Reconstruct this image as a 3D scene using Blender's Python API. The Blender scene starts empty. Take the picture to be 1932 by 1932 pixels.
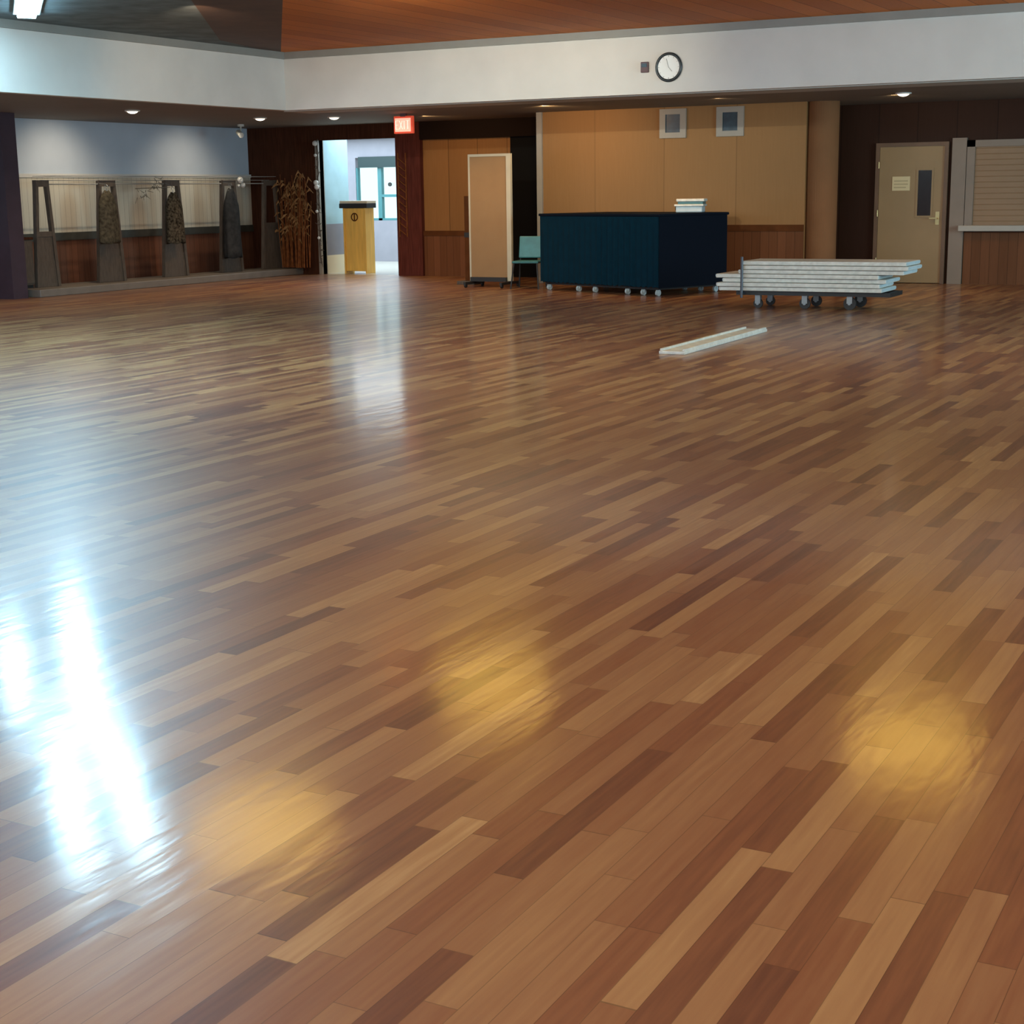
import bpy, bmesh, math, random
from mathutils import Matrix, Vector
random.seed(7)
S = bpy.context.scene
COL = S.collection

# ------------------------------------------------------------------ camera
cam_d = bpy.data.cameras.new('camera'); cam = bpy.data.objects.new('camera', cam_d); COL.objects.link(cam)
S.camera = cam
PITCH, ROLL, YAW = math.radians(11.77), math.radians(-0.81), math.radians(-28.32)
fw = Vector((math.sin(YAW)*math.cos(PITCH), math.cos(YAW)*math.cos(PITCH), -math.sin(PITCH)))
rt = Vector((math.cos(YAW), -math.sin(YAW), 0)); up = rt.cross(fw)
r2 = rt*math.cos(ROLL)+up*math.sin(ROLL); u2 = -rt*math.sin(ROLL)+up*math.cos(ROLL)
mw = Matrix.Identity(4)
for i in range(3):
    mw[i][0] = r2[i]; mw[i][1] = u2[i]; mw[i][2] = -fw[i]
mw[2][3] = 1.52
cam.matrix_world = mw
cam_d.sensor_width = 36; cam_d.lens = 36*2900/1932; cam_d.clip_end = 200

# ------------------------------------------------------------------ view + world
S.view_settings.view_transform = 'Standard'; S.view_settings.look = 'None'
S.view_settings.gamma = 1; S.view_settings.use_curve_mapping = False
S.view_settings.exposure = 1.12
W = bpy.data.worlds.new('world'); S.world = W; W.use_nodes = True
bg = W.node_tree.nodes['Background']
bg.inputs[0].default_value = (0.80, 0.95, 1.0, 1); bg.inputs[1].default_value = .75
S.cycles.use_denoising = True
S.cycles.max_bounces = 8; S.cycles.diffuse_bounces = 5; S.cycles.glossy_bounces = 4
S.cycles.caustics_reflective = False; S.cycles.caustics_refractive = False

# ------------------------------------------------------------------ lights of the room
def area(name, loc, target, sx, sy, power, color):
    l = bpy.data.lights.new(name, 'AREA'); l.shape = 'RECTANGLE'; l.size = sx; l.size_y = sy
    l.energy = power; l.color = color
    o = bpy.data.objects.new(name, l); COL.objects.link(o); o.location = loc
    d = Vector(target)-Vector(loc); o.rotation_euler = d.to_track_quat('-Z', 'Y').to_euler()
    return o
def spot(name, loc, target, power, color, ang=100, blend=.8, rad=.015):
    l = bpy.data.lights.new(name, 'SPOT'); l.energy = power; l.color = color
    l.spot_size = math.radians(ang); l.spot_blend = blend; l.shadow_soft_size = rad
    o = bpy.data.objects.new(name, l); COL.objects.link(o); o.location = loc
    d = Vector(target)-Vector(loc); o.rotation_euler = d.to_track_quat('-Z', 'Y').to_euler()
    return o
# area lights out of view: daylight at the right, added fill near and left
area('daylight_fill_near', (-5, -3.7, 2.0), (-7, 12, 1.4), 12, 3.0, 520, (.92, .92, .95))
area('window_daylight_right', (4.7, 6, 1.9), (-10, 10, 1.9), 8, 2.6, 260, (.66, .88, 1))
area('window_daylight_right_far', (4.7, 16.8, 2.0), (-10, 18, 2.2), 4.5, 2.6, 400, (.50, .84, 1))
area('daylight_fill_left', (-19.0, 8, 1.6), (-8, 10, 0.5), 8, 2.0, 230, (.84, .82, 1))
area('foyer_fill_light', (-19.2, 27.5, 2.77), (-19.2, 27.5, 0), 6.5, 4.4, 330, (.75, .92, 1))  # added overhead fill that brightens the foyer, not a fitted lamp
# warm spots at the dome lamps, and nearer ones added to brighten the floor
for x, y in [(-7.6, 13.6), (-7.5, 9.5), (-3.2, 13.8), (-7.5, 4.5), (-2.6, 5.6), (-1.0, 2.0)]:
    spot('dome_lamp_and_fill', (x, y, 3.56), (x, y, 0), 85 if y > 8 else 34, (1, .58, .24), 140, .9, .02)
spot('bulkhead_wash', (-8.8, 13.2, 3.5), (-10.6, 20, 2.85), 520, (1, .93, .72), 58, 1)  # added spots brighten the bulkheads; no fixtures hold them
spot('bulkhead_corner_wash', (-11.6, 14.2, 3.5), (-14.6, 18.4, 2.85), 90, (1, .70, .46), 60, 1)
for x, y in [(-16.3, 18.4), (-16.35, 21.58), (-15.25, 22.17), (-5.66, 22.23), (-12.5, 21.0), (-9.0, 21.0), (-17.0, 15.0)]:  # spots at the downlights, plus added fill where no fixture is
    spot('downlight_and_fill', (x, y, 2.74), (x, y, 0), 60, (1, .60, .28), 140, 1)
# warm wash on the panelled room in the middle, and added spots without fixtures
spot('panel_wash', (-11.0, 21.6, 2.785), (-11.2, 23.4, 1.6), 50, (1, .60, .26), 150, 1,.015)
spot('panel_wash_right', (-8.2, 21.6, 2.785), (-8.2, 23.4, 1.2), 9, (1, .66, .36), 150, 1,.015)
spot('recess_wash', (-14.0, 23.0, 2.785), (-13.9, 24.9, 1.2), 34, (1, .60, .26), 140, 1,.015)
spot('coat_wall_wash', (-17.9, 19.6, 2.785), (-19.2, 19.6, 1.3), 36, (1, .82, .60), 110, 1,.015)
spot('coat_wall_wash_far', (-17.9, 22.9, 2.785), (-19.2, 22.9, 1.2), 26, (1, .82, .60), 110, 1,.015)
spot('door_wash', (-5.9, 22.6, 2.785), (-6.0, 24.9, 1.4), 13, (1, .66, .32), 130, 1,.015)

# ------------------------------------------------------------------ materials
def mat(name, color, rough=.5, var=0, scale=6, metal=0, emis=None, es=0, coat=0, sheen=0, stretch=(1, 1, 1), bump=0, alpha=None, trans=0):
    m = bpy.data.materials.new(name); m.use_nodes = True
    nt = m.node_tree; b = nt.nodes['Principled BSDF']
    b.inputs['Base Color'].default_value = (*color, 1); b.inputs['Roughness'].default_value = rough
    b.inputs['Metallic'].default_value = metal
    if rough >= .8: b.inputs['Specular IOR Level'].default_value = .08
    b.inputs['Coat Weight'].default_value = coat; b.inputs['Coat Roughness'].default_value = .1
    b.inputs['Sheen Weight'].default_value = sheen
    b.inputs['Transmission Weight'].default_value = trans
    if emis: b.inputs['Emission Color'].default_value = (*emis, 1); b.inputs['Emission Strength'].default_value = es
    if var or bump:
        tc = nt.nodes.new('ShaderNodeTexCoord'); mp = nt.nodes.new('ShaderNodeMapping'); n = nt.nodes.new('ShaderNodeTexNoise')
        mp.inputs['Scale'].default_value = stretch; n.inputs['Scale'].default_value = scale; n.inputs['Detail'].default_value = 5
        nt.links.new(tc.outputs['Object'], mp.inputs[0]); nt.links.new(mp.outputs[0], n.inputs[0])
        if var:
            r = nt.nodes.new('ShaderNodeValToRGB'); r.color_ramp.elements[0].position = .3; r.color_ramp.elements[1].position = .7
            r.color_ramp.elements[0].color = (*[max(0, c*(1-var)) for c in color], 1)
            r.color_ramp.elements[1].color = (*[min(1, c*(1+var)) for c in color], 1)
            nt.links.new(n.outputs[0], r.inputs[0]); nt.links.new(r.outputs[0], b.inputs['Base Color'])
        if bump:
            bp = nt.nodes.new('ShaderNodeBump'); bp.inputs['Strength'].default_value = bump; bp.inputs['Distance'].default_value = .01
            nt.links.new(n.outputs[0], bp.inputs['Height']); nt.links.new(bp.outputs[0], b.inputs['Normal'])
    return m

def board_mat(name, c1, c2, w, axis, rough=.45, coat=0):
    """vertical boards / planks: a colour per board of width w along the given axis, with grain and thin seams"""
    m = bpy.data.materials.new(name); m.use_nodes = True; nt = m.node_tree; N = nt.nodes; Lk = nt.links.new
    b = N['Principled BSDF']; b.inputs['Roughness'].default_value = max(rough, .6); b.inputs['Coat Weight'].default_value = coat; b.inputs['Specular IOR Level'].default_value = .15
    tc = N.new('ShaderNodeTexCoord'); sp = N.new('ShaderNodeSeparateXYZ'); Lk(tc.outputs['Object'], sp.inputs[0])
    dv = N.new('ShaderNodeMath'); dv.operation = 'DIVIDE'; Lk(sp.outputs[axis], dv.inputs[0]); dv.inputs[1].default_value = w
    fl = N.new('ShaderNodeMath'); fl.operation = 'FLOOR'; Lk(dv.outputs[0], fl.inputs[0])
    wn = N.new('ShaderNodeTexWhiteNoise'); wn.noise_dimensions = '1D'; Lk(fl.outputs[0], wn.inputs['W'])
    mp = N.new('ShaderNodeMapping'); mp.inputs['Scale'].default_value = (14, 14, .8) if axis != 'Z' else (1, 1, 14)
    Lk(tc.outputs['Object'], mp.inputs[0]); n = N.new('ShaderNodeTexNoise'); n.inputs['Scale'].default_value = 3; n.inputs['Detail'].default_value = 6
    Lk(mp.outputs[0], n.inputs[0])
    ad = N.new('ShaderNodeMath'); ad.operation = 'MULTIPLY_ADD'; Lk(n.outputs[0], ad.inputs[0]); ad.inputs[1].default_value = .8
    mu = N.new('ShaderNodeMath'); mu.operation = 'MULTIPLY_ADD'; Lk(wn.outputs[0], mu.inputs[0]); mu.inputs[1].default_value = .7; mu.inputs[2].default_value = -.25
    Lk(mu.outputs[0], ad.inputs[2])
    r = N.new('ShaderNodeValToRGB'); r.color_ramp.elements[0].color = (*c1, 1); r.color_ramp.elements[1].color = (*c2, 1)
    Lk(ad.outputs[0], r.inputs[0])
    fr = N.new('ShaderNodeMath'); fr.operation = 'FRACT'; Lk(dv.outputs[0], fr.inputs[0])
    g = N.new('ShaderNodeMath'); g.operation = 'LESS_THAN'; Lk(fr.outputs[0], g.inputs[0]); g.inputs[1].default_value = .012/w if w > .3 else .04
    mx = N.new('ShaderNodeMix'); mx.data_type = 'RGBA'; Lk(g.outputs[0], mx.inputs[0]); Lk(r.outputs[0], mx.inputs[6])
    mx.inputs[7].default_value = (*[c*(.75 if w > 1 else .45) for c in c1], 1); Lk(mx.outputs[2], b.inputs['Base Color'])
    return m

def floor_mat():
    m = bpy.data.materials.new('hardwood_strip_floor'); m.use_nodes = True; nt = m.node_tree; N = nt.nodes; Lk = nt.links.new
    b = N['Principled BSDF']
    def math_(op, a, bb=None, c=None):
        x = N.new('ShaderNodeMath'); x.operation = op
        for i, v in enumerate((a, bb, c)):
            if v is None: continue
            if isinstance(v, (int, float)): x.inputs[i].default_value = v
            else: Lk(v, x.inputs[i])
        return x.outputs[0]
    tc = N.new('ShaderNodeTexCoord'); sp = N.new('ShaderNodeSeparateXYZ'); Lk(tc.outputs['Object'], sp.inputs[0])
    X, Y = sp.outputs[0], sp.outputs[1]
    u = math_('DIVIDE', X, .076); ci = math_('FLOOR', u); fu = math_('FRACT', u)
    wn = N.new('ShaderNodeTexWhiteNoise'); wn.noise_dimensions = '1D'; Lk(ci, wn.inputs['W'])
    # uneven board lengths: a little warp along y that differs for each strip
    cb = N.new('ShaderNodeCombineXYZ'); Lk(math_('MULTIPLY', ci, 7.31), cb.inputs[0]); Lk(math_('MULTIPLY', Y, .9), cb.inputs[1])
    wp = N.new('ShaderNodeTexNoise'); wp.inputs['Scale'].default_value = 1; wp.inputs['Detail'].default_value = 0; Lk(cb.outputs[0], wp.inputs[0])
    v = math_('ADD', math_('ADD', math_('DIVIDE', Y, .8), math_('MULTIPLY', wn.outputs[0], 13.7)), math_('MULTIPLY', wp.outputs[0], 1.1))
    ri = math_('FLOOR', v); fv = math_('FRACT', v)
    cc = N.new('ShaderNodeCombineXYZ'); Lk(ci, cc.inputs[0]); Lk(ri, cc.inputs[1])
    w2 = N.new('ShaderNodeTexWhiteNoise'); w2.noise_dimensions = '3D'; Lk(cc.outputs[0], w2.inputs['Vector'])
    r = N.new('ShaderNodeValToRGB'); cr = r.color_ramp
    pts = [(0, (.060, .022, .015)), (.14, (.105, .038, .023)), (.34, (.190, .074, .035)), (.58, (.250, .122, .056)), (.80, (.33, .185, .080)), (.93, (.44, .28, .125)), (1, (.52, .37, .20))]
    cr.elements[0].position = 0; cr.elements[0].color = (*pts[0][1], 1); cr.elements[1].position = 1; cr.elements[1].color = (*pts[-1][1], 1)
    for p, c in pts[1:-1]:
        e = cr.elements.new(p); e.color = (*c, 1)
    # grain
    mp = N.new('ShaderNodeMapping'); mp.inputs['Scale'].default_value = (38, 2.2, 1); Lk(tc.outputs['Object'], mp.inputs[0])
    ofs = N.new('ShaderNodeVectorMath'); ofs.operation = 'ADD'; Lk(mp.outputs[0], ofs.inputs[0]); Lk(w2.outputs['Color'], ofs.inputs[1])
    gn = N.new('ShaderNodeTexNoise'); gn.inputs['Scale'].default_value = 1.5; gn.inputs['Detail'].default_value = 4; Lk(ofs.outputs[0], gn.inputs[0])
    val = math_('ADD', math_('MULTIPLY', w2.outputs['Value'], .66), math_('MULTIPLY', gn.outputs[0], .36))
    val = math_('SUBTRACT', val, .01)
    Lk(val, r.inputs[0])
    # seams
    s1 = math_('LESS_THAN', fu, .022); s2 = math_('LESS_THAN', fv, .0035)
    sm = math_('MULTIPLY', math_('MAXIMUM', s1, s2), .55)
    mx = N.new('ShaderNodeMix'); mx.data_type = 'RGBA'; Lk(sm, mx.inputs[0]); Lk(r.outputs[0], mx.inputs[6]); mx.inputs[7].default_value = (.03, .014, .008, 1)
    Lk(mx.outputs[2], b.inputs['Base Color'])
    b.inputs['Roughness'].default_value = .42; b.inputs['Specular IOR Level'].default_value = .42
    b.inputs['Coat Weight'].default_value = .42; b.inputs['Coat Roughness'].default_value = .14; b.inputs['Coat IOR'].default_value = 1.5
    n2 = N.new('ShaderNodeTexNoise'); n2.inputs['Scale'].default_value = 9; n2.inputs['Detail'].default_value = 3
    mp2 = N.new('ShaderNodeMapping'); mp2.inputs['Scale'].default_value = (1.4, .35, 1); Lk(tc.outputs['Object'], mp2.inputs[0]); Lk(mp2.outputs[0], n2.inputs[0])
    hh = math_('ADD', n2.outputs[0], math_('MULTIPLY', w2.outputs['Value'], .12))
    bp = N.new('ShaderNodeBump'); bp.inputs['Strength'].default_value = .07; bp.inputs['Distance'].default_value = .02; Lk(hh, bp.inputs['Height'])
    Lk(bp.outputs[0], b.inputs['Coat Normal']); Lk(bp.outputs[0], b.inputs['Normal'])
    return m

M = dict(
    floor=floor_mat(),
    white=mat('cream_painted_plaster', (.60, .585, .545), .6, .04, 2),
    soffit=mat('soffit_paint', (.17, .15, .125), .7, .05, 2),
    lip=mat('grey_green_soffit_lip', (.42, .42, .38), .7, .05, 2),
    cap=mat('grey_cap_trim', (.24, .24, .22), .5, .05, 4),
    ceil_brown=mat('dark_brown_ceiling', (.07, .035, .022), .7, .25, 3),
    ceil_dark=mat('blue_grey_ceiling', (.14, .17, .18), .8, .25, 3),
    ceil_wood=board_mat('brown_wood_ceiling', (.42, .115, .018), (.62, .19, .034), .35, 'X', .5),
    alcove_white=mat('pale_blue_grey_wall_paint', (.47, .53, .60), .7, .04, 2),
    beadboard=board_mat('cream_beadboard', (.50, .46, .37), (.60, .56, .46), .12, 'Y', .6),
    wains=board_mat('reddish_wainscot_boards', (.10, .045, .028), (.20, .085, .05), .14, 'Y', .5),
    wains_x=board_mat('reddish_wainscot_boards_across', (.10, .038, .014), (.15, .058, .024), .14, 'X', .5),
    rail=mat('dark_chair_rail', (.05, .052, .045), .5, .2, 6),
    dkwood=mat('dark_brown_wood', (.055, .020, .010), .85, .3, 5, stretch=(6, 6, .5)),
    shade_wood=mat('soffit_shade_wood', (.012, .007, .005), .9),
    post=mat('dark_red_brown_post', (.080, .022, .016), .85, .3, 5, stretch=(6, 6, .5)),
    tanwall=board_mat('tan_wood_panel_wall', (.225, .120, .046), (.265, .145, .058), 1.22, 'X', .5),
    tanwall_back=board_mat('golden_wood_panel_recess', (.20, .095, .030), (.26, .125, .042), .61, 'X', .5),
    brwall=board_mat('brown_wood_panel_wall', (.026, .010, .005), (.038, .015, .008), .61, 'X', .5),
    column=mat('pinkish_tan_column', (.17, .085, .040), .85, .06, 3),
    black=mat('black_opening', (.006, .006, .006), .9),
    navy=mat('navy_blue_cloth', (.0018, .018, .032), .9, .12, 9, bump=.15),
    navydk=mat('very_dark_navy_cloth', (.003, .006, .012), .85),
    rubber=mat('black_rubber', (.012, .012, .012), .6),
    steel=mat('grey_steel', (.25, .27, .28), .4, metal=.7),
    dksteel=mat('dark_grey_steel', (.05, .055, .065), .4, metal=.5),
    wplast=mat('white_plastic', (.56, .57, .52), .45, .14, 14, bump=.3),
    tan_panel=mat('beige_panel_fabric', (.25, .148, .065), .75, .04, 4),
    panel_frame=mat('pale_grey_green_frame', (.42, .39, .29), .45, .05, 5),
    brown_board=mat('brown_board', (.085, .030, .010), .85, .2, 5),
    teal=mat('teal_plastic', (.03, .14, .15), .4, .15, 8),
    bluewhite=mat('bluish_white_plastic', (.42, .50, .52), .4, .1, 8),
    doorbeige=mat('beige_door_paint', (.26, .165, .072), .5, .05, 3),
    doorframe=mat('brown_door_frame', (.115, .060, .030), .5, .1, 4),
    greyframe=mat('grey_brown_frame_paint', (.20, .15, .11), .5, .05, 4),
    shutter=mat('tan_roll_shutter', (.24, .14, .07), .5, .04, 4),
    sill=mat('pale_stone_ledge', (.34, .31, .26), .4, .05, 6),
    glassdk=mat('dark_wired_glass', (.012, .004, .003), .2),
    platform=mat('grey_laminate_platform', (.16, .145, .125), .5, .1, 5),
    aframe=mat('dark_olive_brown_wood', (.078, .060, .045), .6, .25, 8, stretch=(5, 5, 1)),
    coat_dark=mat('charcoal_cloth', (.026, .022, .026), .9, .4, 10, bump=.4),
    coat_olive=mat('olive_brown_cloth', (.075, .062, .040), .9, .5, 18, bump=.4),
    coat_mottled=mat('mottled_brown_cloth', (.06, .05, .034), .9, .95, 26, bump=.4),
    coat_blue=mat('slate_blue_cloth', (.035, .036, .036), .9, .3, 10, bump=.4),
    coat_pale=mat('grey_taupe_cloth', (.17, .15, .12), .9, .3, 12, bump=.4),
    twig=mat('pale_dried_twig', (.20, .18, .14), .8, .2, 20),
    stalk=mat('rust_dried_stalks', (.17, .060, .020), .8, .4, 12),
    leafy=mat('dried_straw_leaf', (.26, .145, .06), .8, .35, 14),
    bulb=mat('pale_ornament', (.60, .60, .56), .5),
    bluewall=mat('pale_blue_foyer_wall', (.30, .46, .52), .6, .06, 4),
    greywall=mat('lilac_grey_foyer_wall', (.20, .20, .24), .6, .06, 4),
    foyerfloor=mat('glossy_pale_foyer_tile', (.45, .43, .36), .15, .08, 3),
    teal_frame=mat('dark_teal_metal_frame', (.002, .020, .023), .4),
    cyan_frame=mat('cyan_grey_metal_frame', (.04, .15, .17), .4),
    pine=mat('golden_pine_podium', (.75, .46, .10), .45, .12, 4, stretch=(5, 5, .6)),
    cream=mat('cream_top', (.62, .55, .40), .5),
    framepale=mat('pale_grey_frame', (.27, .25, .21), .5, .05, 5),
    picdark=mat('dark_green_blue_picture', (.012, .030, .040), .3, .5, 9),
    clockface=mat('white_clock_face', (.78, .80, .78), .4),
    clockrim=mat('black_clock_rim', (.012, .018, .020), .35),
    sensor=mat('dark_maroon_sensor', (.09, .045, .05), .5),
    lampwarm=mat('lit_recessed_lamp', (.9, .85, .7), .5, emis=(1, .88, .66), es=2),
    lampgold=mat('lit_golden_ceiling_lamp', (.9, .8, .5), .5, emis=(1, .61, .09), es=4.8),
    striplight=mat('lit_cool_strip_diffuser', (.9, .95, 1), .5, emis=(.46, .80, 1), es=29),
    exitface=mat('lit_pink_red_exit_face', (.9, .3, .2), .5, emis=(1, .36, .26), es=.62),
    exitred=mat('lit_red_exit_edge', (.6, .08, .04), .5, emis=(1, .10, .04), es=.18),
    exitletter=mat('lit_red_exit_letters', (1, .7, .6), .5, emis=(1, .62, .50), es=.6),
    paper=mat('pale_yellow_paper', (.62, .50, .28), .6),
    lines=mat('faint_grey_print', (.42, .33, .18), .6),
    brass=mat('brass_door_hardware', (.45, .36, .18), .3, metal=.9),
    hedge=mat('hedge_leaves', (.10, .20, .10), .8, .5, 12),
    asphalt=mat('pale_outdoor_paving', (.6, .62, .6), .8, .1, 2),
)
gl = bpy.data.materials.new('window_glass'); gl.use_nodes = True
_n = gl.node_tree.nodes; _n.clear()
_o = _n.new('ShaderNodeOutputMaterial'); _t = _n.new('ShaderNodeBsdfTransparent'); _g = _n.new('ShaderNodeBsdfGlossy'); _m = _n.new('ShaderNodeMixShader')
_t.inputs[0].default_value = (.86, .97, .96, 1); _g.inputs['Roughness'].default_value = .03; _m.inputs[0].default_value = .06
gl.node_tree.links.new(_t.outputs[0], _m.inputs[1]); gl.node_tree.links.new(_g.outputs[0], _m.inputs[2]); gl.node_tree.links.new(_m.outputs[0], _o.inputs[0])
M['glass'] = gl

# ------------------------------------------------------------------ mesh helpers
class MB:
    def __init__(s): s.bm = bmesh.new()
    def box(s, x0, x1, y0, y1, z0, z1, rot=None, piv=None, bev=0):
        n = set(s.bm.verts)
        g = bmesh.ops.create_cube(s.bm, size=1)
        vs = g['verts']
        for v in vs:
            v.co = Vector(((x0+x1)/2+v.co.x*(x1-x0), (y0+y1)/2+v.co.y*(y1-y0), (z0+z1)/2+v.co.z*(z1-z0)))
        if bev:
            es = list({e for v in vs for e in v.link_edges})
            bmesh.ops.bevel(s.bm, geom=es, offset=bev, segments=2, profile=.5, affect='EDGES')
        if rot is not None:
            nv = [v for v in s.bm.verts if v not in n]
            bmesh.ops.rotate(s.bm, verts=nv, cent=piv or Vector(((x0+x1)/2, (y0+y1)/2, (z0+z1)/2)), matrix=rot)
        return s
    def bar(s, a, b, w, d=None, seg=4):
        """rectangular or round bar from a to b"""
        a, b = Vector(a), Vector(b); L = (b-a).length; d = d or w
        n = set(s.bm.verts)
        if seg == 4:
            g = bmesh.ops.create_cube(s.bm, size=1)
            for v in g['verts']: v.co = Vector((v.co.x*w, v.co.y*d, v.co.z*L))
        else:
            g = bmesh.ops.create_cone(s.bm, cap_ends=True, segments=seg, radius1=w/2, radius2=d/2, depth=L)
        q = (b-a).to_track_quat('Z', 'Y').to_matrix()
        nv = [v for v in s.bm.verts if v not in n]
        for v in nv: v.co = q @ v.co + (a+b)/2
        return s
    def cyl(s, c, r, h, axis='Z', seg=24, r2=None):
        n = set(s.bm.verts)
        bmesh.ops.create_cone(s.bm, cap_ends=True, segments=seg, radius1=r, radius2=r if r2 is None else r2, depth=h)
        nv = [v for v in s.bm.verts if v not in n]
        R = {'Z': Matrix.Identity(3), 'X': Matrix.Rotation(math.pi/2, 3, 'Y'), 'Y': Matrix.Rotation(math.pi/2, 3, 'X')}[axis]
        for v in nv: v.co = R @ v.co + Vector(c)
        return s
    def torus(s, c, R, r, axis='Z', a0=0, a1=2*math.pi, seg=32, sec=8):
        full = abs(a1-a0-2*math.pi) < 1e-6; rings = []
        for i in range(seg if full else seg+1):
            t = a0+(a1-a0)*i/seg; ring = []
            for j in range(sec):
                p = 2*math.pi*j/sec; q = Vector(((R+r*math.cos(p))*math.cos(t), (R+r*math.cos(p))*math.sin(t), r*math.sin(p)))
                if axis == 'Y': q = Vector((q.x, q.z, q.y))
                if axis == 'X': q = Vector((q.z, q.x, q.y))
                ring.append(s.bm.verts.new(q+Vector(c)))
            rings.append(ring)
        for i in range(len(rings) if full else len(rings)-1):
            A, B = rings[i], rings[(i+1) % len(rings)]
            for j in range(sec): s.bm.faces.new((A[j], A[(j+1) % sec], B[(j+1) % sec], B[j]))
        return s
    def prism(s, pts, y0, y1):
        """polygon in x-z, thickness along y"""
        A = [s.bm.verts.new((x, y0, z)) for x, z in pts]; B = [s.bm.verts.new((x, y1, z)) for x, z in pts]
        n = len(pts); s.bm.faces.new(A); s.bm.faces.new(B[::-1])
        for i in range(n): s.bm.faces.new((A[i], B[i], B[(i+1) % n], A[(i+1) % n]))
        return s
    def build(s, name, m, parent=None, loc=None, rotz=0, smooth=False):
        bmesh.ops.recalc_face_normals(s.bm, faces=s.bm.faces)
        me = bpy.data.meshes.new(name); s.bm.to_mesh(me); s.bm.free()
        me.materials.append(m)
        if smooth: 
            for p in me.polygons: p.use_smooth = True
        o = bpy.data.objects.new(name, me); COL.objects.link(o)
        if parent: o.parent = parent
        if loc: o.location = loc
        o.rotation_euler.z = rotz
        return o
def struct(o): o['kind'] = 'structure'; return o
def tag(o, label, cat, group=None, kind=None):
    o['label'] = label; o['category'] = cat
    if group: o['group'] = group
    if kind: o['kind'] = kind
    return o
def empty(name, loc, rotz=0):
    o = bpy.data.objects.new(name, None); COL.objects.link(o); o.location = loc; o.rotation_euler.z = rotz
    o.empty_display_size = .1
    return o
def copy_tree(o, parent=None):
    c = o.copy(); COL.objects.link(c)
    if parent: c.parent = parent
    for ch in list(o.children): copy_tree(ch, c)
    return c
def box(name, m, *a, parent=None, bev=0): return MB().box(*a, bev=bev).build(name, m, parent)

# ------------------------------------------------------------------ structure
XB, YB = -14.65, 20.0          # faces of the two bulkheads
XL, YW = -19.2, 24.9           # far walls of the low aisles
ZS, ZT = 2.8, 3.56             # soffit height, top of the bulkheads
struct(box('floor', M['floor'], XL-.1, 5.1, -4.1, 25.0, -.1, 0))
struct(box('floor_foyer', M['foyerfloor'], -24, -14.6, 25.0, 30.2, -.1, 0))
struct(box('wall_left', M['alcove_white'], XL-.12, XL, -4, 25.0, 0, ZS+.1))
struct(box('wall_left_panel', M['beadboard'], XL, XL+.03, 17.9, YW, .95, 1.86))
struct(box('trim_14', M['white'], XL, XL+.05, 17.9, YW, 1.86, 1.92))
struct(box('trim_1', M['rail'], XL, XL+.05, 16, YW, .82, .95))
struct(box('baseboard_left', M['wains'], XL, XL+.025, 16, YW, 0, .82))
# bulkheads, cap trims, soffits
struct(box('wall_bulkhead_left', M['white'], XB-.15, XB, -4, YB+.15, ZS, ZT))
struct(box('wall_bulkhead_back', M['white'], XB, 5, YB, YB+.15, ZS, ZT))
struct(box('trim_2', M['cap'], XB-.2, XB+.05, -4, YB+.2, ZT, ZT+.1))
struct(box('trim_3', M['cap'], XB+.05, 5, YB-.05, YB+.2, ZT, ZT+.1))
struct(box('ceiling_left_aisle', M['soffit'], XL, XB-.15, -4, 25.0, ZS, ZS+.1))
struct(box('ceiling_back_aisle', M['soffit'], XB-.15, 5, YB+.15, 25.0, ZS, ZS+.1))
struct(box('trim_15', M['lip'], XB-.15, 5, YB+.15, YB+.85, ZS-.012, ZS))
# high ceiling in two fields divided by a diagonal beam
def slab(name, pts, z0, z1, m):
    b = MB(); A = [b.bm.verts.new((x, y, z0)) for x, y in pts]; B = [b.bm.verts.new((x, y, z1)) for x, y in pts]
    n = len(pts); b.bm.faces.new(A); b.bm.faces.new(B[::-1])
    for i in range(n): b.bm.faces.new((A[i], B[i], B[(i+1) % n], A[(i+1) % n]))
    return struct(b.build(name, m))
slab('ceiling_dark', [(-14.85, 20.2), (-14.85, -4), (1.0, -4), (-14.2, 17.9)], 3.66, 3.76, M['ceil_dark'])
slab('ceiling_brown', [(-14.85, 20.2), (-14.2, 17.9), (1.0, -4), (3.2, -4)], 3.66, 3.76, M['ceil_brown'])
slab('ceiling_wood', [(-14.85, 20.2), (3.2, -4), (5, -4), (5, 20.2)], 3.66, 3.76, M['ceil_wood'])
# near and right walls without openings (behind the camera)
struct(box('wall_right', M['white'], 5, 5.12, -4, 25, 0, 3.7))
struct(box('wall_near', M['white'], XL, 5, -4.12, -4, 0, 3.7))
# back wall
struct(box('wall_back_dark', M['dkwood'], XL, -17.5, YW, YW+.12, 0, ZS))
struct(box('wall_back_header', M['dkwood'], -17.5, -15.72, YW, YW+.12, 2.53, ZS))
struct(box('wall_back_post', M['post'], -15.72, -15.18, YW-.1, YW+.14, 0, ZS))
struct(box('wall_back_recess', M['tanwall_back'], -15.18, -13.35, YW, YW+.12, 0, 2.48))
struct(box('wall_back_recess_shade', M['shade_wood'], -15.18, -11.9, YW-.12, YW+.12, 2.48, ZS))  # near-black band holds the soffit's shadow as colour
struct(box('wall_back_black', M['black'], -13.35, -12.0, YW, YW+.12, 0, 2.48))
struct(box('trim_5', M['wains_x'], -15.18, -13.35, YW-.03, YW, 0, .74))
struct(box('trim_6', M['brown_board'], -15.18, -13.35, YW-.045, YW, .74, .83))
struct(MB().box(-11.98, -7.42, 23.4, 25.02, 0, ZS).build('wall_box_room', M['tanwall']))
struct(box('wall_box_room_side', M['brown_board'], -12.02, -11.98, 23.42, 24.9, 0, ZS))
struct(box('trim_7', M['framepale'], -12.03, -11.93, 23.36, 23.42, 0, ZS))
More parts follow.
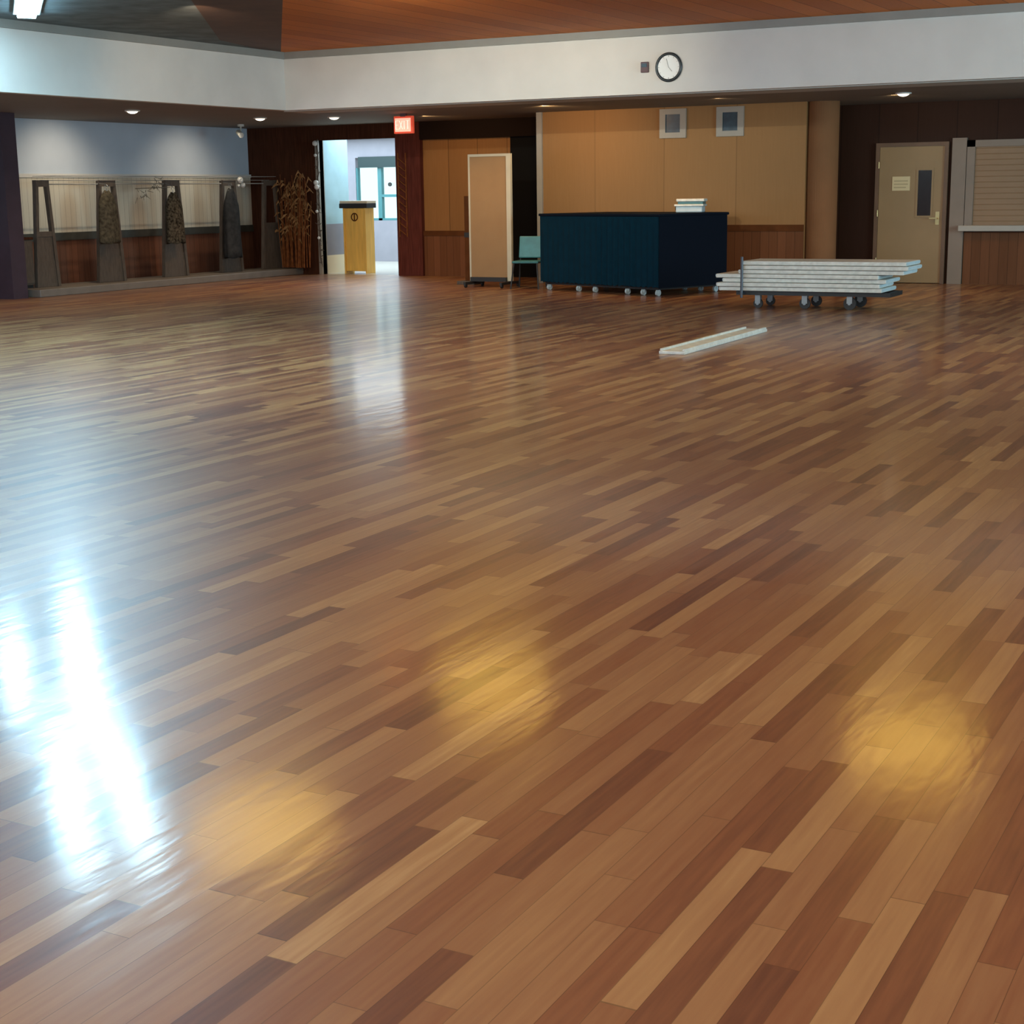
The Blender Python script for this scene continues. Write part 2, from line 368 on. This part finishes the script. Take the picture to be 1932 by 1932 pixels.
struct(box('trim_8', M['brown_board'], -11.9, -7.42, 23.375, 23.4, .86, .96))
struct(box('trim_9', M['wains_x'], -11.9, -7.42, 23.385, 23.4, 0, .86))
struct(MB().cyl((-7.22, 23.62, ZS/2), .24, ZS, 'Z', 40).build('wall_column_round', M['column'], smooth=False))
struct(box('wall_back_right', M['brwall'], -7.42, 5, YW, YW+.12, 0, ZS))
struct(box('trim_10', M['wains_x'], -5.30, 5, YW-.03, YW, 0, .80))
struct(box('trim_11', M['greyframe'], -5.53, -5.31, YW-.07, YW, 0, 2.24))

# serving shutter
w = struct(box('window_1', M['shutter'], -5.18, -2.6, YW-.03, YW-.01, .91, 2.12))
f = MB()
for a in [(-5.30, -5.18, YW-.07, YW, .91, 2.20), (-2.6, -2.48, YW-.07, YW, .91, 2.20), (-5.30, -2.48, YW-.07, YW, 2.10, 2.20)]: f.box(*a)
f.build('shutter_frame', M['greyframe'], w)
f = MB()
for k in range(14): f.cyl((-3.89, YW-.030, .97+k*.085), .006, 2.56, 'X', 8)
f.build('shutter_slats', M['shutter'], w)
box('ledge', M['sill'], -5.36, -2.42, YW-.22, YW-.002, .82, .91, parent=w, bev=.01)

# beige door
d = struct(box('door_1', M['doorbeige'], -6.66, -5.64, YW-.05, YW-.01, .01, 2.13))
f = MB()
for a in [(-6.72, -6.66, YW-.08, YW, 0, 2.19), (-5.64, -5.58, YW-.08, YW, 0, 2.19), (-6.66, -5.64, YW-.08, YW, 2.13, 2.19)]: f.box(*a)
f.build('door_frame', M['doorframe'], d)
MB().box(-6.04, -5.83, YW-.056, YW-.05, 1.06, 1.76).build('window_pane', M['glassdk'], d)
f = MB()
for a in [(-6.07, -6.04, 1.03, 1.79), (-5.83, -5.80, 1.03, 1.79)]: f.box(a[0], a[1], YW-.062, YW-.05, a[2], a[3])
f.box(-6.04, -5.83, YW-.062, YW-.05, 1.03, 1.06); f.box(-6.04, -5.83, YW-.062, YW-.05, 1.76, 1.79)
f.build('window_trim', M['doorbeige'], d)
f = MB(); f.box(-5.75, -5.69, YW-.06, YW-.05, .92, 1.12); f.cyl((-5.72, YW-.09, 1.02), .012, .08, 'Y', 12); f.bar((-5.72, YW-.12, 1.02), (-5.83, YW-.12, 1.02), .02)
f.build('door_handle', M['brass'], d)
for z in (.35, 1.1, 1.85): MB().cyl((-6.665, YW-.085, z), .012, .1, 'Z', 8).build('hinge', M['brass'], d)
sg = tag(MB().box(-6.45, -6.17, YW-.062, YW-.05, 1.45, 1.67, bev=.003).build('door_sign', M['paper']), 'small pale yellow sign fixed to the beige door beside its narrow window', 'sign')
f = MB()
for k in range(3): f.box(-6.42, -6.20+(-.03 if k == 2 else 0), YW-.0635, YW-.062, 1.59-k*.05, 1.61-k*.05)
f.build('printed_lines', M['lines'], sg)

# foyer beyond the opening
struct(box('wall_foyer_left', M['bluewall'], -17.72, -17.60, 25.02, 26.0, .95, 2.7))
struct(box('wall_foyer_left_lower', M['greywall'], -17.72, -17.58, 25.02, 26.0, .35, .95))
struct(box('trim_12', M['cream'], -17.73, -17.575, 25.02, 26.01, 0, .35))
struct(box('trim_13', M['framepale'], -17.56, -17.50, 24.84, 25.04, 0, 2.53))
struct(box('wall_foyer_right', M['greywall'], -14.8, -14.6, 25.02, 30, 0, 2.8))
struct(box('wall_foyer_far_left', M['greywall'], -24, -23.9, 25.02, 30, 0, 2.8))
struct(box('wall_foyer_far_lower', M['greywall'], -24, -14.6, 30, 30.15, 0, .92))
struct(box('wall_foyer_far_upper', M['greywall'], -24, -14.6, 30, 30.15, 2.32, 2.8))
struct(box('wall_foyer_far_pier', M['greywall'], -24, -20.1, 30, 30.15, .92, 2.32))
struct(box('wall_foyer_far_pier_right', M['greywall'], -18.55, -14.6, 30, 30.15, .92, 2.32))
struct(box('ceiling_foyer', M['soffit'], -24, -14.6, 25.02, 30.15, 2.8, 2.9))
w = struct(MB().box(-20.1, -18.55, 30.06, 30.08, .92, 2.1).build('window_2', M['glass']))
f = MB()
for a in [(-20.14, -20.06, .92, 2.1), (-19.52, -19.42, .92, 2.1), (-19.02, -18.90, .92, 2.1), (-18.6, -18.5, .92, 2.1)]: f.box(a[0], a[1], 30.02, 30.13, a[2], a[3])
f.box(-20.1, -18.55, 30.02, 30.13, .90, .97)
f.box(-19.42, -18.9, 30.02, 30.13, 1.44, 1.50)
f.build('window_frame', M['cyan_frame'], w)
MB().box(-20.0, -18.85, 29.96, 30.06, 2.1, 2.34).build('valance', M['teal_frame'], w)
MB().cyl((-19.18, 30.0, 1.72), .045, .03, 'Y', 16).build('door_closer_disc', M['rubber'], w)
struct(box('ground_outside', M['asphalt'], -40, 5, 30.2, 60, -.2, -.1))

# ------------------------------------------------------------------ coat racks
pl = tag(MB().box(-18.9, -17.95, 17.87, 24.86, 0, .12, bev=.012).build('platform', M['platform']), 'long low grey platform along the left wall under the coat rack', 'platform')
rk = tag(empty('coat_rack', (-18.4, 21.6, .12)), 'long coat rack with five dark A-shaped frames standing on the grey platform', 'coat rack')
def aframe(y0, wt=.22, wb=.46, H=1.68):
    b = MB()
    x = 0
    b.bar((x, y0-wt/2, H), (x, y0-wb/2, .004), .07, .06); b.bar((x, y0+wt/2, H), (x, y0+wb/2, .004), .07, .06)
    b.box(x-.04, x+.04, y0-wt/2-.03, y0+wt/2+.03, H-.10, H+.0)
    b.box(x-.03, x+.03, y0-wb*.38, y0+wb*.38, .80, .88)
    b.box(x-.015, x+.015, y0-wb*.44, y0+wb*.44, .005, .42)
    v = [b.bm.verts.new((x+s*.012, y0+t, z)) for s in (-1, 1) for t, z in ((-wb*.36, .42), (wb*.36, .42), (wb*.30, .84), (-wb*.30, .84))]
    b.bm.faces.new(v[:4]); b.bm.faces.new(v[7:3:-1])
    for i in range(4): b.bm.faces.new((v[i], v[(i+1) % 4], v[4+(i+1) % 4], v[4+i]))
    return b
ys = [18.50, 19.98, 21.62, 23.21, 24.48]
for y in ys: (aframe(y-21.6) if y < 19 else aframe(y-21.6, .32, .60)).build('end_frame', M['aframe'], rk)
for z, n, r in ((1.62, 'hanging_rail', .013), (1.68, 'upper_rail', .008)):
    MB().bar((0, ys[0]-21.6, z), (0, ys[-1]-21.6, z), r*1.6, r*1.6, seg=10).build(n, M['cap'], rk)
f = MB()
for k in range(5): f.bar((-.16+k*.08, ys[0]-21.6, 1.745), (-.16+k*.08, ys[-1]-21.6, 1.745), .008)
f.build('hat_shelf', M['cap'], rk)
# coats hanging at the frames
def coat(yc, w_, top, bot, m, name, label):
    b = MB(); rows = []
    n = 22
    for i in range(13):
        t = i/12; z = top+(bot-top)*t
        ww = w_*(.42+.58*min(1, t*4))*(1+.18*t); ring = []
        for j in range(n):
            a = 2*math.pi*j/n; fold = 1+.13*math.sin(a*5+yc*3)*t
            dx = .105*(.4+.6*min(1, t*3))*fold*math.cos(a); dy = ww/2*fold*math.sin(a)
            ring.append(b.bm.verts.new((dx, dy, z+(.02*math.sin(a*3) if i == 12 else 0)-(.05*abs(math.sin(a)) if i == 0 else 0))))
        rows.append(ring)
    for i in range(12):
        for j in range(n): b.bm.faces.new((rows[i][j], rows[i][(j+1) % n], rows[i+1][(j+1) % n], rows[i+1][j]))
    b.bm.faces.new(rows[0]); b.bm.faces.new(rows[-1])
    e = empty(name, (-18.20, yc-.19, 0)); tag(e, label, 'garment', 'garments hanging on the coat rack')
    b.build('body', m, e, smooth=True)
    h = MB(); h.torus((0, 0, top+.055), .03, .005, 'Y', -.4, math.pi+.6, 14, 6); h.bar((0, 0, top-.02), (0, 0, top+.03), .01, .01, seg=6); h.bar((0, -w_*.2, top-.04), (0, w_*.2, top-.04), .014, .014, seg=6)
    h.bar((0, .0, top+.085), (-.18, 0, 1.76), .008, .008, seg=6)
    h.build('hanger', M['steel'], e)
    return e
coat(19.96, .36, 1.64, .78, M['coat_olive'], 'coat', 'olive brown garment hanging on the second A-frame from the left')
coat(21.62, .36, 1.60, .72, M['coat_mottled'], 'coat', 'mottled dark and pale brown garment hanging on the middle A-frame of the rack')
coat(23.22, .37, 1.66, .40, M['coat_blue'], 'coat', 'long dark slate and brown garment hanging on the fourth A-frame from the left')

# pale twig garland between second and third frame
b = MB(); random.seed(3)
for k in range(34):
    y0 = random.uniform(-.36, .36); z0 = .0+.10*math.sin(y0*5)+random.uniform(-.06, .06); a = random.uniform(0, 6.28); L = random.uniform(.06, .16)
    b.bar((random.uniform(-.03, .03), y0, z0), (random.uniform(-.05, .05), y0+L*math.cos(a), z0+L*.7*math.sin(a)), .014, .006, seg=5)
b.bar((0, -.4, .0), (0, .5, .02), .02, .012, seg=6)
tag(b.build('twig_garland', M['twig'], loc=(-18.36, 21.05, 1.66)), 'tangled pale twig garland on the rack rail left of the middle A-frame', 'garland')
# pale lights or blossoms on the fourth frame
b = MB()
for y_, z_, r_ in ((0, 0, .06), (.07, -.09, .05), (-.05, -.10, .03)):
    g = bmesh.ops.create_icosphere(b.bm, subdivisions=2, radius=r_)
    for v in g['verts']: v.co += Vector((0, y_, z_))
tag(b.build('ornament', M['bulb'], loc=(-18.30, 23.46, 1.80), smooth=True), 'pale round ornament cluster on top of the fourth A-frame', 'ornament')
# dark low cabinet between pillar and rack
e = tag(empty('low_cabinet', (-18.64, 18.07, .12)), 'dark brown low cabinet between the purple pillar and the leftmost A-frame', 'cabinet')
box('body', M['aframe'], -.22, .22, -.17, .17, .05, .76, parent=e, bev=.008); box('top', M['dkwood'], -.24, .24, -.185, .185, .76, .80, parent=e, bev=.006)
box('plinth', M['rubber'], -.20, .20, -.15, .15, 0, .05, parent=e)
box('door', M['aframe'], .22, .232, -.16, .16, .08, .74, parent=e)
struct(box('wall_pillar_left', mat('purple_brown_pillar_paint', (.040, .026, .040), .5, .15, 4), -18.36, -18.06, 17.42, 17.72, 0, ZS))
# dried stalks beside the exit opening
e = tag(empty('dried_stalk_bundle', (-17.93, 24.6, .13)), 'tall rust coloured bundle of dried stalks against the dark wall by the opening', 'plant')
b = MB(); c = MB(); random.seed(11)
for k in range(46):
    x0 = random.uniform(-.30, .30); y0 = random.uniform(-.10, .08); x1 = x0*1.2+random.uniform(-.1, .1); z1 = random.uniform(1.2, 1.8)
    b.bar((x0, y0, .01), (x1, y0+random.uniform(-.05, .05), z1), .024, .012, seg=5)
    for q in range(3):
        t = random.uniform(.35, 1); px = x0+(x1-x0)*t; pz = z1*t
        dx = random.uniform(-.22, .22); dz = random.uniform(-.05, .22)
        p = [Vector((px, y0-.01, pz)), Vector((px+dx*.5, y0-.03, pz+dz+.02)), Vector((px+dx, y0-.04, pz+dz-.08)), Vector((px+dx*.5, y0-.02, pz+dz-.03))]
        p2 = [v+Vector((0, .006, 0)) for v in p]
        A = [c.bm.verts.new(v) for v in p]; B = [c.bm.verts.new(v) for v in p2]
        c.bm.faces.new(A); c.bm.faces.new(B[::-1])
        for i in range(4): c.bm.faces.new((A[i], B[i], B[(i+1) % 4], A[(i+1) % 4]))
b.build('stems', M['stalk'], e); c.build('leaves', M['leafy'], e)
# garland down the left edge of the opening
b = MB(); random.seed(5)
pts = [(-17.47+random.uniform(-.02, .02), 24.78, 2.5-k*.12) for k in range(20)]
for p, q in zip(pts, pts[1:]): b.bar(p, q, .03, .03, seg=6)
for p in pts[::1]:
    for s in range(3): b.bar(p, (p[0]+random.uniform(-.09, .09), p[1]+random.uniform(-.04, .02), p[2]+random.uniform(-.08, .08)), .02, .008, seg=5)
e = tag(b.build('garland', M['aframe']), 'dark garland hanging down the left edge of the bright opening', 'garland')
for k, z in enumerate((2.47, 2.25, 1.74, 1.66, 1.2, .7)):
    b = MB(); g = bmesh.ops.create_icosphere(b.bm, subdivisions=2, radius=.05 if k in (0, 2, 3) else .03)
    for v in g['verts']: v.co += Vector((-17.47+.02*math.sin(k*3), 24.72, z))
    b.build('ornament', M['bulb'], e)
# lattice strip on the post right of the opening
b = MB()
for k in range(11): b.bar((-.07, 0, .1+k*.13), (.07, 0, .0+k*.13), .03, .012)
b.box(-.09, -.075, -.01, .01, -.03, 1.5); b.box(.075, .09, -.01, .01, -.03, 1.5)
tag(b.build('lattice_strip', M['stalk'], loc=(-15.57, 24.78, .75)), 'narrow brown diagonal lattice strip on the post right of the bright opening', 'lattice')

# ------------------------------------------------------------------ podium in the opening
e = tag(empty('podium', (-17.02, 25.45, 0)), 'golden pine podium with a black-edged top standing in the bright opening', 'podium')
box('body', M['pine'], -.23, .23, -.13, .13, .04, 1.25, parent=e, bev=.01)
box('side_rail', M['pine'], -.26, -.23, -.15, .15, 0, 1.25, parent=e); box('side_rail', M['pine'], .23, .26, -.15, .15, 0, 1.25, parent=e)
box('top', M['rubber'], -.33, .31, -.17, .17, 1.25, 1.34, parent=e, bev=.008)
box('reading_board', M['cream'], -.33, .31, -.15, .17, 1.34, 1.39, parent=e, bev=.006)
b = MB(); b.torus((.0, -.138, 1.08), .07, .012, 'Y', 0, 2*math.pi, 24, 6); b.bar((.0, -.14, 1.16), (.0, -.14, 1.01), .02, .01)
b.build('emblem', M['brown_board'], e)

# ------------------------------------------------------------------ exit sign
e = tag(empty('exit_sign', (-13.83, 22.1, 2.8)), 'glowing red exit sign hanging from the low ceiling near the opening', 'exit sign')
box('housing', M['exitred'], -.18, .18, -.02, .05, -.32, -.04, parent=e, bev=.01)
box('mount', M['sensor'], -.05, .05, -.02, .04, -.05, 0, parent=e)
box('face', M['exitface'], -.15, .15, -.028, -.02, -.29, -.075, parent=e)
b = MB(); H = .135; w = .058
def L(ch, x):
    z0 = -.25; y = (-.032, -.028); t = .012
    def st(a, c): b.bar((x+a[0]*w, -.030, z0+a[1]*H), (x+c[0]*w, -.030, z0+c[1]*H), t, .004)
    for a, c in {'E': [((0, 0), (0, 1)), ((0, 0), (1, 0)), ((0, .5), (.8, .5)), ((0, 1), (1, 1))], 'X': [((0, 0), (1, 1)), ((0, 1), (1, 0))],
                 'I': [((.5, 0), (.5, 1))], 'T': [((.5, 0), (.5, 1)), ((0, 1), (1, 1))]}[ch]: st(a, c)
for ch, x in (('E', -.135), ('X', -.062), ('I', .0), ('T', .068)): L(ch, x)
b.build('letters', M['exitletter'], e)

# ------------------------------------------------------------------ lamps
def downlight(x, y, label):
    e = tag(empty('recessed_ceiling_light', (x, y, ZS)), label, 'ceiling light', 'recessed lights in the low ceiling')
    MB().torus((0, 0, -.006), .10, .014, 'Z', 0, 2*math.pi, 28, 8).build('trim_ring', M['white'], e)
    b = MB(); g = bmesh.ops.create_uvsphere(b.bm, u_segments=20, v_segments=10, radius=.085)
    for v in g['verts']: v.co.z = v.co.z*.55-.004
    b.build('bulb', M['lampwarm'], e, smooth=True)
downlight(-16.32, 18.4, 'brightest recessed light, above the left half of the coat rack')
downlight(-16.35, 21.58, 'recessed light just left of the bulkhead corner')
downlight(-15.25, 22.17, 'recessed light above the bright opening')
downlight(-5.66, 22.23, 'recessed light above the beige door')
for i, (x, y) in enumerate([(-7.6, 13.6), (-7.5, 9.5), (-3.2, 13.8)]):
    e = tag(empty('dome_ceiling_lamp', (x, y, 3.66)), 'golden dome lamp on the high ceiling, seen only as a glow on the floor', 'ceiling light', 'golden dome lamps on the high ceiling')
    b = MB(); g = bmesh.ops.create_uvsphere(b.bm, u_segments=24, v_segments=12, radius=.62)
    for v in g['verts']: v.co.z = v.co.z*.14-.03
    b.build('shade', M['lampgold'], e, smooth=True)
    MB().cyl((0, 0, -.015), .18, .03, 'Z', 24).build('base', M['brass'], e)
def strip(p, q, label):
    p, q = Vector((*p, 3.66)), Vector((*q, 3.66)); dv = q-p; L = dv.length
    e = tag(empty('strip_light', (p+q)/2, math.atan2(dv.y, dv.x)), label, 'strip light', 'cool white strip lights on the high ceiling')
    box('housing', M['cap'], -L/2, L/2, -.15, .15, -.03, 0, parent=e)
    box('diffuser', M['striplight'], -L/2+.02, L/2-.02, -.105, .105, -.07, -.03, parent=e, bev=.01)
strip((-13.9, 13.95), (-10.75, 10.95), 'strip light whose end shows at the upper left edge of the ceiling')
strip((-10.25, 10.62), (-8.0, 8.70), 'near strip light of the right row, seen mirrored in the floor')
strip((-13.5, 12.55), (-11.7, 10.92), 'far strip light of the left row, seen mirrored in the floor')
strip((-10.7, 10.40), (-8.3, 8.28), 'near strip light of the left row, seen mirrored in the floor')

# small ceiling camera
e = tag(empty('security_camera', (-18.1, 23.3, ZS)), 'small white camera on a bracket under the ceiling above the coat rack', 'camera')
MB().cyl((0, 0, -.02), .06, .04, 'Z', 18).build('mount', M['wplast'], e)
MB().bar((0, 0, -.03), (.03, -.05, -.14), .03, .03, seg=8).build('arm', M['wplast'], e)
b = MB(); b.cyl((0, 0, 0), .05, .18, 'X', 18)
o = b.build('body', M['wplast'], e, loc=(.03, -.08, -.17)); o.rotation_euler = (0, .35, -.6)

# ------------------------------------------------------------------ clock and sensor on the bulkhead
e = tag(empty('wall_clock', (-8.27, YB, 3.135)), 'round white wall clock with a thin black rim on the white bulkhead', 'clock')
MB().torus((0, -.022, 0), .175, .02, 'Y', 0, 2*math.pi, 48, 10).build('rim', M['clockrim'], e, smooth=True)
MB().cyl((0, -.012, 0), .172, .024, 'Y', 48).build('face', M['clockface'], e)
for k in range(12):
    a = k*math.pi/6
    MB().bar((.135*math.sin(a), -.025, .135*math.cos(a)), (.152*math.sin(a), -.025, .152*math.cos(a)), .008, .004).build('hour_mark', M['cap'], e)
MB().bar((0, -.028, 0), (.05, -.028, -.055), .012, .004).build('hour_hand', M['cap'], e)
MB().bar((0, -.031, 0), (-.03, -.031, .11), .008, .004).build('minute_hand', M['cap'], e)
e = tag(empty('wall_sensor', (-8.62, YB, 3.15)), 'small dark maroon wall box left of the clock', 'wall box')
box('body', M['sensor'], -.055, .055, -.04, 0, -.07, .07, parent=e, bev=.008); box('cover', M['picdark'], -.04, .04, -.045, -.04, .0, .05, parent=e)

# ------------------------------------------------------------------ framed squares on the tan wall
for x0, lab in ((-9.60, 'left pale square frame with a dark centre high on the tan wall'), (-8.64, 'right pale square frame with a dark centre high on the tan wall')):
    e = tag(empty('picture_frame', (x0, 23.4, 2.545)), lab, 'picture frame', 'square frames on the tan wall')
    b = MB()
    for a in [(-.225, -.125, -.225, .225), (.125, .225, -.225, .225), (-.125, .125, -.225, -.14), (-.125, .125, .14, .225)]: b.box(a[0], a[1], -.035, 0, a[2], a[3])
    b.build('frame', M['framepale'], e); box('picture', M['picdark'], -.125, .125, -.015, 0, -.14, .14, parent=e)

# ------------------------------------------------------------------ rolling partition, brown board, teal chair
e = tag(empty('rolling_partition', (-12.27, 22.2, 0)), 'tall beige rolling partition panel left of the black gap', 'partition')
box('panel', M['tan_panel'], -.37, .30, -.02, .02, .16, 2.08, parent=e)
b = MB()
for a in [(-.40, -.37, .10, 2.12), (.30, .38, .10, 2.12), (-.37, .30, .10, .16), (-.37, .30, 2.08, 2.12)]: b.box(a[0], a[1], -.03, .03, a[2], a[3])
b.build('frame', M['panel_frame'], e)
for x in (-.34, .33):
    MB().bar((x, -.32, .07), (x, .32, .07), .04).build('foot', M['rubber'], e)
    MB().box(x-.02, x+.02, -.02, .02, .05, .14).build('upright', M['rubber'], e)
    for y in (-.28, .28): MB().cyl((x, y, .035), .035, .03, 'X', 16).build('caster', M['rubber'], e)
box('tray', M['rubber'], -.36, .30, -.09, -.03, .09, .16, parent=e)
e = tag(empty('folded_board', (-12.98, 22.75, 0)), 'narrow dark brown board standing on a foot behind the beige partition', 'board')
box('panel', M['brown_board'], -.10, .10, -.02, .02, .06, 1.46, parent=e, bev=.005); box('foot', M['aframe'], -.20, .14, -.14, .14, 0, .06, parent=e, bev=.01)
MB().box(-.105, .105, -.025, .025, .78, .86).build('band', M['rubber'], e)

e = tag(empty('stacking_chair', (-11.52, 22.05, 0), .2), 'teal plastic stacking chair with black legs beside the navy covered cart', 'chair')
b = MB(); b.box(-.22, .22, -.21, .21, .40, .44, bev=.018); b.build('seat', M['teal'], e)
b = MB(); b.box(-.21, .21, .19, .225, .47, .82, rot=Matrix.Rotation(-.18, 3, 'X'), bev=.015); b.build('backrest', M['teal'], e)
for sx in (-1, 1):
    MB().bar((sx*.19, -.18, .40), (sx*.23, -.24, 0), .026, .024, seg=8).build('leg', M['rubber'], e)
    MB().bar((sx*.19, .18, .40), (sx*.23, .25, 0), .026, .024, seg=8).build('leg', M['rubber'], e)
    MB().bar((sx*.19, .19, .40), (sx*.19, .23, .60), .022, .022, seg=8).build('back_post', M['rubber'], e)

# ------------------------------------------------------------------ navy covered cart
Ax, Ay, Bx, By = -11.15, 21.75, -8.75, 20.80
ang = math.atan2(By-Ay, Bx-Ax); Lf = math.hypot(Bx-Ax, By-Ay); Dp = 1.45
e = tag(empty('covered_cart', (Ax, Ay, 0), ang), 'long cart under a pleated navy blue cover before the tan wall', 'cart')
# cover: rounded rectangular skirt with pleats on the front
b = MB(); per = []
def seg(p, q, n, pleat):
    for i in range(n):
        t = i/n; x = p[0]+(q[0]-p[0])*t; y = p[1]+(q[1]-p[1])*t
        per.append((x, y, pleat))
seg((0, 0), (Lf, 0), 180, 1); seg((Lf, 0), (Lf, Dp), 60, 2); seg((Lf, Dp), (0, Dp), 60, 0); seg((0, Dp), (0, 0), 60, 0)
rows = []
for k in range(9):
    z = 1.16-(1.16-.13)*k/8; ring = []
    for i, (x, y, pl_) in enumerate(per):
        amp = .012*min(1, k/2)
        off = amp*math.sin(x*52)*(1.6 if 1.3 < x < 2.1 else .6) if pl_ == 1 else (amp*math.sin(y*30) if pl_ == 2 else 0)
        ring.append(b.bm.verts.new((x+(off if pl_ == 2 else 0), y+(off if pl_ == 1 else 0), z+(.01*math.sin(i*.9) if k == 8 else 0))))
    rows.append(ring)
n = len(per)
for k in range(8):
    for i in range(n): b.bm.faces.new((rows[k][i], rows[k][(i+1) % n], rows[k+1][(i+1) % n], rows[k+1][i]))
b.bm.faces.new(rows[0]); b.bm.faces.new(rows[-1])
b.build('cover', M['navy'], e)
box('side_shade_panel', M['navydk'], Lf+.022, Lf+.03, -.01, Dp-.02, .12, 1.14, parent=e)  # dark sheet gives the cart's right side its shade by colour
b = MB(); b.box(-.02, Lf+.035, -.02, Dp+.02, 1.14, 1.18, bev=.012); b.build('top', M['navydk'], e)
box('chassis', M['rubber'], .06, Lf-.06, .06, Dp-.06, .09, .14, parent=e)
for x in (.10, .78, 1.15, 1.85, 2.18, Lf-.1):
    for y in (.10, Dp-.12):
        c = MB(); c.cyl((x, y, .045), .045, .035, 'X', 18); c.box(x-.03, x+.03, y-.012, y+.012, .045, .10)
        c.build('caster', M['bluewhite'], e)
# small tub on top
def on(x, y): return Vector((Ax+x*math.cos(ang)-y*math.sin(ang), Ay+x*math.sin(ang)+y*math.cos(ang), 1.18))
e = tag(empty('plastic_tub', on(2.15, 1.12), .2), 'bluish white plastic tub with a lid on top of the navy cart', 'tub')
b = MB(); b.box(-.20, .20, -.14, .14, 0, .09, bev=.015); b.build('body', M['bluewhite'], e)
box('lid', M['wplast'], -.22, .22, -.16, .16, .09, .12, parent=e, bev=.008)
box('upper_tray', M['teal'], -.17, .21, -.13, .13, .12, .16, parent=e, bev=.006)
box('upper_lid', M['wplast'], -.19, .23, -.15, .15, .16, .20, parent=e, bev=.008)
b = MB(); b.cyl((-.20, -.02, .06), .03, .05, 'X', 14); b.build('knob', M['rubber'], e)

# ------------------------------------------------------------------ table cart with stacked white folding tables
TC = empty('table_cart', (-5.95, 19.45, 0), .02); tag(TC, 'low dark steel cart on casters carrying the stack of white folding tables', 'cart')
b = MB()
for y in (-.30, .30): b.box(-1.0, 1.0, y-.025, y+.025, .17, .22)
for x in (-.98, -.5, 0, .5, .98): b.box(x-.025, x+.025, -.30, .30, .17, .22)
b.build('deck', M['rubber'], TC)
MB().bar((-.90, -.41, .14), (-.90, -.41, .66), .035, .035, seg=10).build('handle_post', M['dksteel'], TC)
MB().bar((-.90, -.42, .19), (-.90, -.30, .19), .04, .03).build('handle_bracket', M['dksteel'], TC)
for x, r in ((-.72, .06), (-.10, .07), (.48, .08)):
    for y in (-.26, .26):
        c = MB(); c.cyl((x, y, r), r, .04, 'Y', 24); c.build('wheel', M['rubber'], TC)
        c = MB(); c.box(x-.035, x+.035, y-.035, y-.025, r, .18); c.box(x-.035, x+.035, y+.025, y+.035, r, .18); c.cyl((x, y, r), .02, .08, 'Y', 12)
        c.build('wheel_fork', M['steel'], TC)
T0 = empty('folding_table', (-6.0, 19.45, 0))
b = MB(); b.box(-1.06, 1.06, -.37, .37, .005, .0545, bev=.006)
b.build('tabletop', M['wplast'], T0)
for sx in (-1, 1):
    c = MB()
    for y in (-.25, .25): c.bar((sx*.9, y, .0035), (sx*.3, y, .0035), .007, .007, seg=6)
    c.bar((sx*.3, -.25, .0035), (sx*.3, .25, .0035), .007, .007, seg=6)
    c.build('folded_leg', M['steel'], T0)
MB().box(-1.068, -1.05, -.36, .36, .018, .048).build('edge_band', M['bluewhite'], T0); MB().box(1.05, 1.068, -.36, .36, .018, .048).build('edge_band', M['bluewhite'], T0)
nm = ['bottom', 'second from the bottom', 'third from the bottom', 'middle', 'third from the top', 'second from the top', 'topmost']
offs = [(-6.11, 19.45), (-6.14, 19.43), (-6.07, 19.47), (-6.15, 19.44), (-5.85, 19.46), (-5.79, 19.44), (-5.82, 19.47)]
for k in range(7):
    t = T0 if k == 0 else copy_tree(T0)
    t.location = (offs[k][0], offs[k][1], .2205+k*.0548); t.rotation_euler.z = .02+random.uniform(-.012, .012)
    tag(t, 'white folding table lying flat on the low cart, %s of its stack' % nm[k], 'table', 'white folding tables stacked on the cart')

# ------------------------------------------------------------------ white board on the floor
e = tag(empty('floor_board', (-5.55, 14.72, 0), .025), 'long pale white board lying on the wooden floor before the carts', 'board')
b = MB(); b.box(-.13, .13, -1.27, 1.27, 0, .03, bev=.006); b.build('plank', M['wplast'], e)
b = MB(); b.box(-.125, -.10, -1.25, 1.25, .03, .05); b.box(.10, .125, -1.25, 1.25, .03, .05); b.build('raised_edge', M['wplast'], e)
